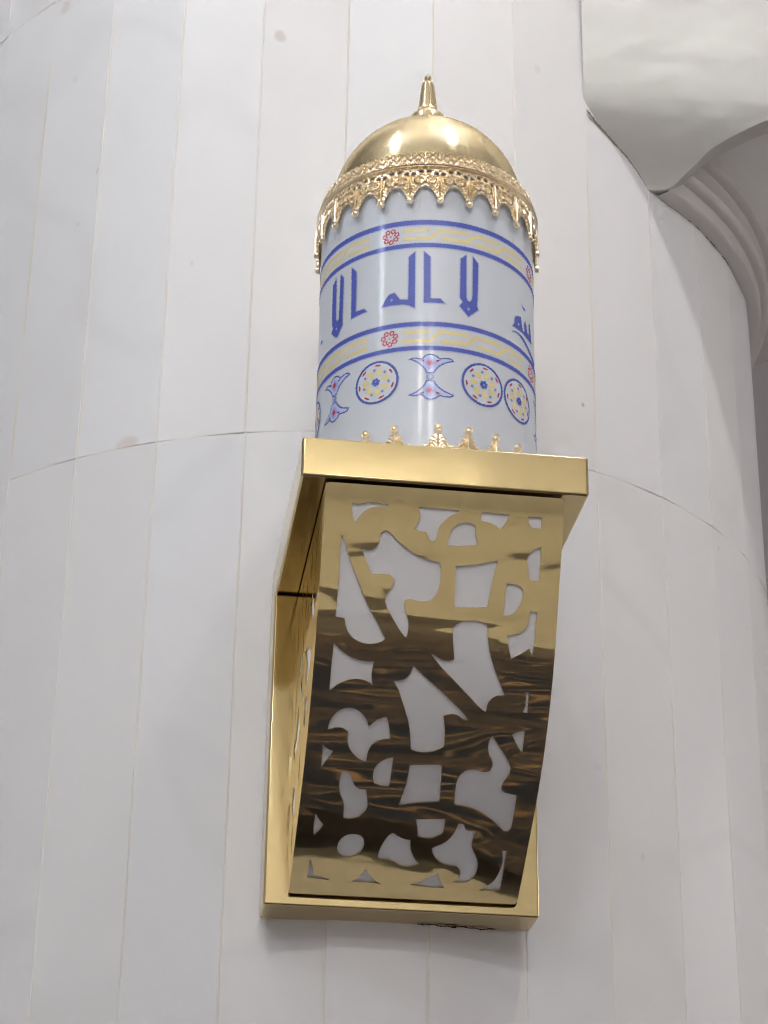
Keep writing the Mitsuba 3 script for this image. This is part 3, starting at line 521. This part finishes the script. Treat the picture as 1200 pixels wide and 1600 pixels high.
ZN = np.array([-.008, -.06, -.10, -.15, -.20, -.25, -.30, -.35, -.40, -.44, -.470])
DN = np.array([.4615, .4415, .4225, .400, .376, .3455, .3045, .2515, .1815, .1215, .0745])
spl = CubicSpline(ZN[::-1], DN[::-1])
pz = np.linspace(-.006, -.470, 500); pd = spl(pz)
pd = pd + 0.00018 * np.exp(-((pz + .172) / .012) ** 2) * np.sin((pz + .172) / .0042)
ps = np.r_[0, np.cumsum(np.hypot(np.diff(pz), np.diff(pd)))]
ptz, ptd = np.gradient(pz, ps), np.gradient(pd, ps)
def panel_bend(off):
    def bend(p, h):
        s = -p[:, 1]
        z, d, tz, td = (np.interp(s, ps, a) for a in (pz, pd, ptz, ptd))
        l = np.hypot(tz, td); ny, nz = tz / l, td / l
        hh = h - off
        return np.stack([p[:, 0], -d + ny * hh, z + nz * hh], 1), np.stack([0 * ny, ny, nz], 1)
    return bend
cut = unary_union([Polygon(soften(soften([(a, -b) for a, b in zip(h[::2], h[1::2])]), 30)).buffer(0) for h in HOLES])
sheet = sbox(-WP, -ps[-1], WP, 0).buffer(-.006).buffer(.006).difference(cut)
v, f, n = shell(sheet, panel_bend(0), 0.004, 1, 0.0016, 0.004)
put_n(L + '__front_panel', v, f, n, 'm_sheet')
v, f, n = shell(sbox(-WP + .005, -ps[-1] + .006, WP - .005, -.012), panel_bend(.0030), 0.006, 1, 0.003, 0.01)
put_n(L + '__front_diffuser', v, f, n, 'm_acrylic')
prof = [(float(d) - .0022, float(z)) for z, d in zip(pz[::6], pd[::6])]
outline = Polygon(prof + [(.0643, -.470), (.0643, -.006)]).buffer(0)
LEAVES = [(.16, -.045, .034, .010, 80), (.22, -.075, .040, .011, 72), (.29, -.050, .036, .010, 84), (.355, -.060, .040, .011, 78), (.19, -.150, .042, .012, 96), (.25, -.115, .030, .008, 100), (.10, -.080, .045, .010, 86),
          (.41, -.055, .030, .008, 76), (.33, -.115, .022, .008, 60), (.10, -.185, .040, .011, 84), (.15, -.245, .036, .010, 104), (.185, -.320, .030, .009, 70), (.10, -.400, .028, .009, 84), (.24, -.245, .018, .007, 80)]
def leaf(d, z, a, c, rot):
    q = [(-a, 0), (-a * .5, c * .75), (0, c), (a * .55, c * .6), (a, 0), (a * .5, -c * .35), (0, -c * .1), (-a * .6, -c * .3)]
    return shapely.affinity.translate(shapely.affinity.rotate(Polygon(soften(q, 60)), rot, origin=(0, 0)), d, z)
slits = unary_union([leaf(*q) for q in LEAVES] + [Polygon(soften([(-a, b) for a, b in s], 60)).buffer(0) for s in SIDE]).intersection(outline.buffer(-.010))
for sx in (-1, 1):
    def side_bend(off):
        def bend(p, h):
            x = sx * (WP - off + h)
            return np.stack([np.full(len(p), x), -p[:, 0], p[:, 1]], 1), np.tile([sx, 0.0, 0.0], (len(p), 1))
        return bend
    for nm, area, off, th, mat in (('side_panel', outline.difference(slits), .0, .0014, 'm_sheet'), ('side_diffuser', outline.buffer(-.006), .0019, .002, 'm_acrylic')):
        v, f, n = shell(area, side_bend(off), 0.05, 1, th, 0.01)
        if sx > 0: f = f[:, ::-1]
        put_n(f'{L}__{nm}', v, f, n, mat)

# glass drum
def tri_cyl(area, r, step=0.006):
    v2, f = sliced(area, step, 0)
    f = no_slivers(v2, f)
    a = v2[:, 0] / SR
    p = np.stack([r * np.sin(a), SY - r * np.cos(a), v2[:, 1]], 1)
    return p, f, np.stack([np.sin(a), -np.cos(a), 0 * a], 1)
put(L + '__glass_shade', lathe([(0.0, .0608), (SR - .002, .0608), (SR, .0628), (SR, .552), (SR - .004, .556), (0.0, .556)], 160, (0, SY)), 'm_opal', smooth=30)
G = L + '__glass_shade__'
BLUE, LBLUE, RED, YEL = np.array([.064, .090, .40]), np.array([.36, .42, .68]), np.array([.42, .036, .058]), np.array([.66, .55, .27])
DBLUE = np.array([.065, .090, .36])
def blend(a, b, t): return np.asarray(a) * (1 - t) + np.asarray(b) * t
def print_on(name, layers):
    """One printed motif: [(area in metres along and up the glass, colour)], later layers on top, each with a soft blurred edge where asked."""
    V, F, N, C, at, h = [], [], [], [], 0, 0.00025
    for area, col in layers:
        if area.is_empty: continue
        p, f, n = tri_cyl(area, SR + h); h += 0.00012
        V.append(p); F.append(f + at); N.append(n); C.append(np.tile(col, (len(p), 1))); at += len(p)
    return put_n(G + name, np.vstack(V), np.vstack(F), np.vstack(N), 'm_print', np.vstack(C))
def halo(area, col, d=.0022):  # paler rings painted around the print imitate its blurred glow
    return [(area.buffer(d), blend(GLASS, col, .08)), (area.buffer(d * .7), blend(GLASS, col, .17)), (area.buffer(d * .45), blend(GLASS, col, .30)), (area.buffer(d * .22), blend(GLASS, col, .50)), (area.buffer(-.0001), blend(GLASS, col, .80)), (area.buffer(-.0005), col)]
CIRC = SR * math.pi
for z0, z1 in ((.4449, .4533), (.4058, .4133), (.2716, .2792), (.2321, .2392)):
    print_on('band_line', halo(sbox(-CIRC, z0, CIRC, z1), BLUE))
deg = SR * math.pi / 180
def flower(cx, cz, r0, r1, n, a0, inner=True):
    out = []
    for i in range(n):
        a = a0 + 2 * math.pi * i / n
        o = np.array([cx + r0 * math.cos(a), cz + r0 * math.sin(a)])
        k = [(o[0] + r1 * s * math.cos(a + b), o[1] + r1 * s * math.sin(a + b)) for s, b in ((1.05, -.55), (1.05, .55), (.95, 1.75), (1.0, math.pi), (.95, -1.75))]
        g = Polygon(k)
        out.append(g.difference(g.buffer(-.0019)) if inner else g)
    return unary_union(out)
for band, (zu, zd, zc) in enumerate(((.4357, .4218, .4289), (.2625, .2478, .2553))):
    for q in range(4):
        c = -27.3 + 89.6 * q
        ros = flower(c * deg, zc, .0092, .0046, 7, .3)
        print_on('rosette', [(Point(c * deg, zc).buffer(.0150), blend(GLASS, RED, .07)), (Point(c * deg, zc).buffer(.0138), blend(GLASS, RED, .13)), (ros, RED * [1, 1.1, 1.2]), (Point(c * deg, zc).buffer(.0012), np.array([.12, .12, .25]))])
        bars = [LineString([((c + 6.6) * deg, zu), ((c + 20.0) * deg, zu)])]
        for k in range(4):
            s = c + 6.6 + 19.3 * k
            last = k == 3
            bars.append(LineString([(s * deg, zd), ((s + 14.2) * deg, zd)] + ([] if last else [((s + 19.0) * deg, zu), ((s + 33.6 + (1 if k < 2 else 0)) * deg, zu)])))
        br = unary_union([b.buffer(.0026, cap_style='flat', join_style='mitre') for b in bars])
        print_on('braid', [(br.buffer(.0016), blend(GLASS, YEL, .12)), (br.buffer(.0008), blend(GLASS, YEL, .32)), (br.buffer(-.0001), YEL)])
for name, pts in LETTERS.items():
    g = Polygon(soften(pts, 35)).buffer(0)
    if name in LETTER_EYES:
        g = g.difference(Point(LETTER_EYES[name]).buffer(.0016))
    print_on('letter', halo(g, BLUE))
def medallion(cx, cz):
    R = .0346
    ring = Point(cx, cz).buffer(R, 48).difference(Point(cx, cz).buffer(R - .0034, 48))
    pet, dot, dash = [], [], []
    for i in range(7):
        a = .35 + 2 * math.pi * i / 7
        e = shapely.affinity.scale(Point(0, 0).buffer(1, 12), .0062, .0042)
        tip = Polygon([(-.0062, 0), (0, .0046), (.0046, .0040), (.0062, 0), (.0046, -.0040), (0, -.0046)])
        pet.append(shapely.affinity.translate(shapely.affinity.rotate(tip, math.degrees(a), origin=(0, 0)), cx + .0150 * math.cos(a), cz + .0150 * math.sin(a)))
        b = a + math.pi / 7
        dot.append(Point(cx + .0200 * math.cos(b), cz + .0200 * math.sin(b)).buffer(.0019))
        ds = shapely.affinity.scale(Point(0, 0).buffer(1, 12), .0014, .0045)
        dash.append(shapely.affinity.translate(shapely.affinity.rotate(ds, math.degrees(a + .22), origin=(0, 0)), cx + .0271 * math.cos(a + .22), cz + .0271 * math.sin(a + .22)))
    core = flower(cx, cz, .0036, .0031, 6, .2, inner=False).union(Point(cx, cz).buffer(.004)).difference(Point(cx, cz).buffer(.0012))
    pt, ds, dt = unary_union(pet), unary_union(dash), unary_union(dot)
    return [(Point(cx, cz).buffer(R + .0016, 48), blend(GLASS, BLUE, .10)), (Point(cx, cz).buffer(R + .0007, 48), blend(GLASS, BLUE, .25)), (Point(cx, cz).buffer(R - .0028, 48), blend(GLASS, BLUE, .25)),
            (Point(cx, cz).buffer(R - .0040, 48), GLASS * [1.03, 1.02, 1.0]), (ring, DBLUE), (pt.buffer(.0008), blend(GLASS, YEL, .35)), (pt, YEL), (ds.buffer(.0007), blend(GLASS, RED, .2)), (ds, RED * [.95, 1, 1]),
            (dt.buffer(.0008), blend(GLASS, BLUE, .25)), (dt, blend(GLASS, DBLUE, .75)), (core, BLUE)]
def palmette(cx, cz):
    up = Polygon(soften(PALMETTE, 50)).buffer(0)
    lay_o, lay_i, rd, sm, ra = [], [], [], [], []
    for s in (1, -1):
        g = shapely.affinity.translate(shapely.affinity.scale(up, 1, s, origin=(0, 0)), cx, cz)
        lay_o.append(g.buffer(.0003)); lay_i.append(g.buffer(-.0017))
        zc = cz + s * .0222
        rd.append(Polygon([(cx, zc + .0056), (cx + .0042, zc), (cx, zc - .0056), (cx - .0042, zc)]))
        ra.append(Polygon([(cx, zc + .0092), (cx + .0066, zc), (cx, zc - .0088), (cx - .0066, zc)]).buffer(.0012))
        for e in (1, -1):
            sm.append(Polygon([(cx + e * .0155, zc + s * .0056), (cx + e * .0085, zc + s * .0052), (cx + e * .0085, zc + s * .0022), (cx + e * .0115, zc + s * .0030)]))
    o, i = unary_union(lay_o), unary_union(lay_i)
    ball = Point(cx, cz).buffer(.0050)
    return [(o.union(ball).buffer(.0012), blend(GLASS, BLUE, .16)), (o, DBLUE), (i, LBLUE * [1.15, 1.12, 1.05]), (ball, DBLUE), (ball.buffer(-.0012), LBLUE * .85), (unary_union(ra).intersection(i), LBLUE * [.85, .8, .95]),
            (unary_union(rd), RED), (unary_union(sm), RED * .85)]
for a in (-91.3, -34.3, 21.7, 46.7, 103, 159, 215): print_on('medallion', medallion(a * deg, .1876))
for a in (-62.6, -6.4, 77.3, 131, 187, 241): print_on('palmette', palmette(a * deg, .1886))

# gold lace: half-round wires, beads and a pierced plate, bent round the glass
NU = 24
LW = 2 * math.pi * .169 / NU
def lace_r(z): return np.interp(z, [-.07, -.02, .0, .010, .030], [.1705, .1690, .1682, .1668, .1628])
class Lace:
    def __init__(self): self.v, self.f, self.n = [], [], 0
    def add(self, v, f): self.v.append(np.asarray(v, float)); self.f.append(np.asarray(f, int) + self.n); self.n += len(v)
    def wire(self, pts, w, h, closed=False):
        p = np.asarray(pts, float)
        t = (np.roll(p, -1, 0) - np.roll(p, 1, 0)) if closed else np.gradient(p, axis=0)
        t /= np.linalg.norm(t, axis=1, keepdims=True) + 1e-12
        m = np.stack([-t[:, 1], t[:, 0]], 1)
        V = []
        for q, k in zip(p, m):
            for a, b in ((-1, 0), (-.75, .62), (0, 1), (.75, .62), (1, 0)):
                V.append((q[0] + k[0] * a * w / 2, q[1] + k[1] * a * w / 2, 1.45 * h * b))
        F, n = [], len(p)
        for i in range(n if closed else n - 1):
            j = (i + 1) % n
            for c in range(4):
                a, b, d, e = i * 5 + c, i * 5 + c + 1, j * 5 + c + 1, j * 5 + c
                F += [(a, b, d), (a, d, e)]
        F = np.array(F)[:, ::-1]
        self.add(V, F)
    def bead(self, x, z, r, h):
        V, F, S, K = [(x, z, h)], [], 10, 3
        for k in range(1, K + 1):
            a = math.pi / 2 * k / K
            V += [(x + r * math.sin(a) * math.cos(2 * math.pi * s / S), z + r * math.sin(a) * math.sin(2 * math.pi * s / S), h * math.cos(a)) for s in range(S)]
        for s in range(S):
            q = (s + 1) % S
            F.append((0, 1 + s, 1 + q))
            for k in range(K - 1):
                a = 1 + k * S
                F += [(a + s, a + S + s, a + S + q), (a + s, a + S + q, a + q)]
        self.add(V, F)
    def plate(self, area, h):
        v, f = sliced(area, .006, 0)
        self.add(np.c_[v, np.full(len(v), h)], f)
        self.add(np.c_[v, np.full(len(v), h - .0010)], f[:, ::-1])
        for r in rings(area):
            k = len(r); i = np.arange(k); j = (i + 1) % k
            self.add(np.vstack([np.c_[r, np.full(k, h)], np.c_[r, np.full(k, h - .0010)]]), np.vstack([np.stack([i, i + k, j + k], 1), np.stack([i, j + k, j], 1)]))
    def bent(self, ang, z0, sgn=1):
        v, f = np.vstack(self.v), np.vstack(self.f)
        r = lace_r(v[:, 1]) + v[:, 2]
        a = math.radians(ang) + v[:, 0] / .169
        p = np.stack([r * np.sin(a), SY - r * np.cos(a), z0 + sgn * v[:, 1]], 1)
        return trimesh.Trimesh(p, f if sgn > 0 else f[:, ::-1], process=False)
def circ(x, z, r, n=14, a0=0.0, a1=360.0):
    a = np.radians(np.linspace(a0, a1, n, endpoint=abs(a1 - a0) < 360)); return np.stack([x + r * np.cos(a), z + r * np.sin(a)], 1)
H2 = LW / 2
def crest_unit(seed):
    r = np.random.default_rng(seed); L_ = Lace(); j = lambda s=.0004: r.normal() * s
    top = unary_union([sbox(-H2, -.019, H2, .0235)] + [Point(x, .0225).buffer(.0045, 6) for x in np.linspace(-H2 + LW / 8, H2 - LW / 8, 4)]).intersection(sbox(-H2, -1, H2, 1))
    hol = [Point(x, z).buffer(q, 5) for x, z, q in ((-.0052, -.0140, .0028), (.0050, -.0146, .0028), (-H2 + .0060, -.0095, .0030), (H2 - .0060, -.0095, .0030), (0, -.0085, .0016), (-H2 + .0112, -.0075, .0016), (H2 - .0112, -.0075, .0016))]
    hol += [Polygon([(k * LW / 4 + a, .0195), (k * LW / 4 + a + .0026, .0165), (k * LW / 4 + a, .0125), (k * LW / 4 + a - .0026, .0165)]) for k in (-1, 1) for a in (-.0072, .0072)]
    hol += [Point(x, .0215).buffer(.0014, 5) for x in (-LW / 8 - .003, LW / 8 + .003)]
    L_.plate(top.difference(unary_union(hol)), 0)
    q = LW / 4
    for k in (-1, 1):
        x = k * q
        L_.wire([(x - q + .0006, .0135), (x - .0035, .0205), (x, .0245), (x + .0035, .0205), (x + q - .0006, .0135)], .0026, .0020)
        L_.wire([(x - q + .0012, .0230), (x - .006, .0185), (x - .003, .0135), (x, .0095)], .0018, .0014)
        L_.wire([(x + q - .0012, .0230), (x + .006, .0185), (x + .003, .0135), (x, .0095)], .0018, .0014)
        L_.bead(x + j(), .0165 + j(), .0022, .0022)
        L_.bead(x - .004 + j(), .0085 + j(), .0021, .0019); L_.bead(x + .004 + j(), .0085 + j(), .0021, .0019)
        L_.bead(x + j(), .0058, .0018, .0017); L_.bead(x - .0075 + j(), .0063 + j(), .0019, .0018); L_.bead(x + .0078 + j(), .0066 + j(), .0018, .0018)
    for x in np.linspace(-H2 + LW / 8, H2 - LW / 8, 4):
        L_.wire(circ(x, .0238, .0036, 9, -20, 200), .0020, .0020)
        L_.bead(x + j(.0003), .0232, .0017, .0020)
    n = 9
    L_.wire(np.stack([np.linspace(-H2, H2, n), np.full(n, .0015)], 1), .0040, .0030)
    L_.wire(np.stack([np.linspace(-H2, H2, n), np.full(n, -.0030)], 1), .0018, .0012)
    for x, z, q2 in ((-.0052, -.0140, .0036), (.0050, -.0146, .0036), (-H2 + .0060, -.0095, .0038), (H2 - .0060, -.0095, .0038)):
        L_.wire(circ(x, z, q2, 10), .0017, .0016, True)
    for x in (-.011, .0, .011): L_.bead(x + j(), -.0060 + j(), .0016, .0016)
    for s in (-1, 1): L_.wire([(s * H2 * .98, -.0165), (s * (H2 - .005), -.0150), (s * (H2 - .010), -.0170), (s * .004, -.0185)], .0016, .0016)
    return L_
def pendant_unit(seed):
    r = np.random.default_rng(seed); L_ = Lace(); j = lambda s=.0003: r.normal() * s
    half = [(H2, -.0360), (.0150, -.0365), (.0138, -.0392), (.0112, -.0398), (.0110, -.0440), (.0086, -.0455), (.0084, -.0500), (.0056, -.0510), (.0048, -.0555), (.0034, -.0570)]
    out = Polygon([(-H2, -.0175), (H2, -.0175)] + half + [(-x, z) for x, z in half[::-1]]).union(Point(0, -.0618).buffer(.0054, 6))
    hol = []
    for s in (-1, 1):
        c = s * (H2 - .0093)
        crescent = Point(c, -.0278).buffer(.0080, 8).difference(Point(c + s * .0004, -.0250).buffer(.0064, 8))
        hol += [crescent, Point(s * (H2 - .0075), -.0192).buffer(.0022, 5), Polygon([(s * H2, -.0262), (s * (H2 - .0012), -.0300), (s * H2, -.0330)])]
    L_.plate(out.difference(unary_union(hol)), 0)
    for s in (-1, 1):
        c = s * (H2 - .0093)
        L_.wire(circ(c, -.0265, .0083, 14), .0019, .0020, True)
        L_.wire(circ(c, -.0252, .0052, 9, 20, 300), .0015, .0017)
        for k in range(5):
            a = k * 1.257 + seed; L_.bead(c + .0030 * math.cos(a) + j(), -.0250 + .0030 * math.sin(a) + j(), .0016, .0020)
        L_.bead(c, -.0250, .0018, .0026)
        L_.wire([(s * .0012, -.0185), (s * .0026, -.0260), (s * .0040, -.0350), (s * .0085, -.0392), (s * .0120, -.0375)], .0022, .0022)
        L_.wire([(s * .0020, -.0390), (s * .0055, -.0425), (s * .0100, -.0428)], .0024, .0022)
        L_.wire([(s * .0020, -.0440), (s * .0045, -.0475), (s * .0076, -.0486)], .0022, .0021)
        L_.bead(s * .0128 + j(), -.0380 + j(), .0021, .0022); L_.bead(s * .0100 + j(), -.0432 + j(), .0019, .0022); L_.bead(s * .0074, -.0490 + j(), .0018, .0021); L_.bead(s * .0045 + j(), -.0545, .0018, .0018)
        L_.bead(s * (H2 - .0008), -.0350, .0022, .0020)
    L_.wire([(0, -.0180), (0, -.0300), (0, -.0420), (0, -.0560)], .0030, .0030)
    L_.bead(0, -.0618, .0054, .0048); L_.bead(0, -.0545, .0030, .0036); L_.bead(0, -.0350, .0026, .0036)
    L_.wire(circ(0, -.0618, .0050, 10), .0014, .0030, True)
    return L_
A0 = -1.9
crest = [crest_unit(s) for s in range(4)]
pend = [pendant_unit(s) for s in range(4)]
put(L + '__lace_trim', join([crest[i % 4].bent(A0 + i * 15, .5458) for i in range(NU)]), 'm_lace', smooth=50)
for i in range(NU): put(L + '__lace_trim__pendant', pend[(i * 7) % 4].bent(A0 + i * 15, .5458), 'm_lace', smooth=50)
put(L + '__base_trim', lathe([(.1640, .0620), (.1690, .0608), (.1700, .0625), (.1690, .0645), (.1640, .0650)][::-1][::-1], 120, (0, SY)), 'm_lace', smooth=30)
for i in range(NU): put(L + '__base_trim__pendant', pend[(i * 5 + 1) % 4].bent(-2.6 + i * 14.75 if i < 24 else 0, .0405, -1), 'm_lace', smooth=50)
# dome and finial
DZ, DR = .570, .1505
dome = [(.1655, .5475), (.1600, .5500), (.1535, .5535), (DR, .560)] + [(DR * math.cos(a), DZ + DR * 1.05 * math.sin(a)) for a in np.linspace(0.02, 1.42, 40)] + [(.010, DZ + DR * 1.05 + .0002)]
lathe_uv(L + '__dome', dome, 160, (0, SY), 'm_dome')
fin = [(.034, .7200), (.033, .7260), (.0315, .7330), (.0300, .7440), (.0288, .7520), (.0262, .7570), (.0222, .7610), (.0185, .7650), (.0163, .7700), (.0154, .7750), (.0148, .7800), (.0132, .7930), (.0116, .8080), (.0104, .8180), (.0097, .8218),
       (.0086, .8236), (.0060, .8246), (.0042, .8262), (.0034, .8280), (.0036, .8295), (.0046, .8308), (.0054, .8330), (.0056, .8350), (.0050, .8374), (.0036, .8392), (.0024, .8400), (.0020, .8412), (.0, .8420)]
lathe_uv(L + '__finial', fin, 48, (0, SY), 'm_dome')
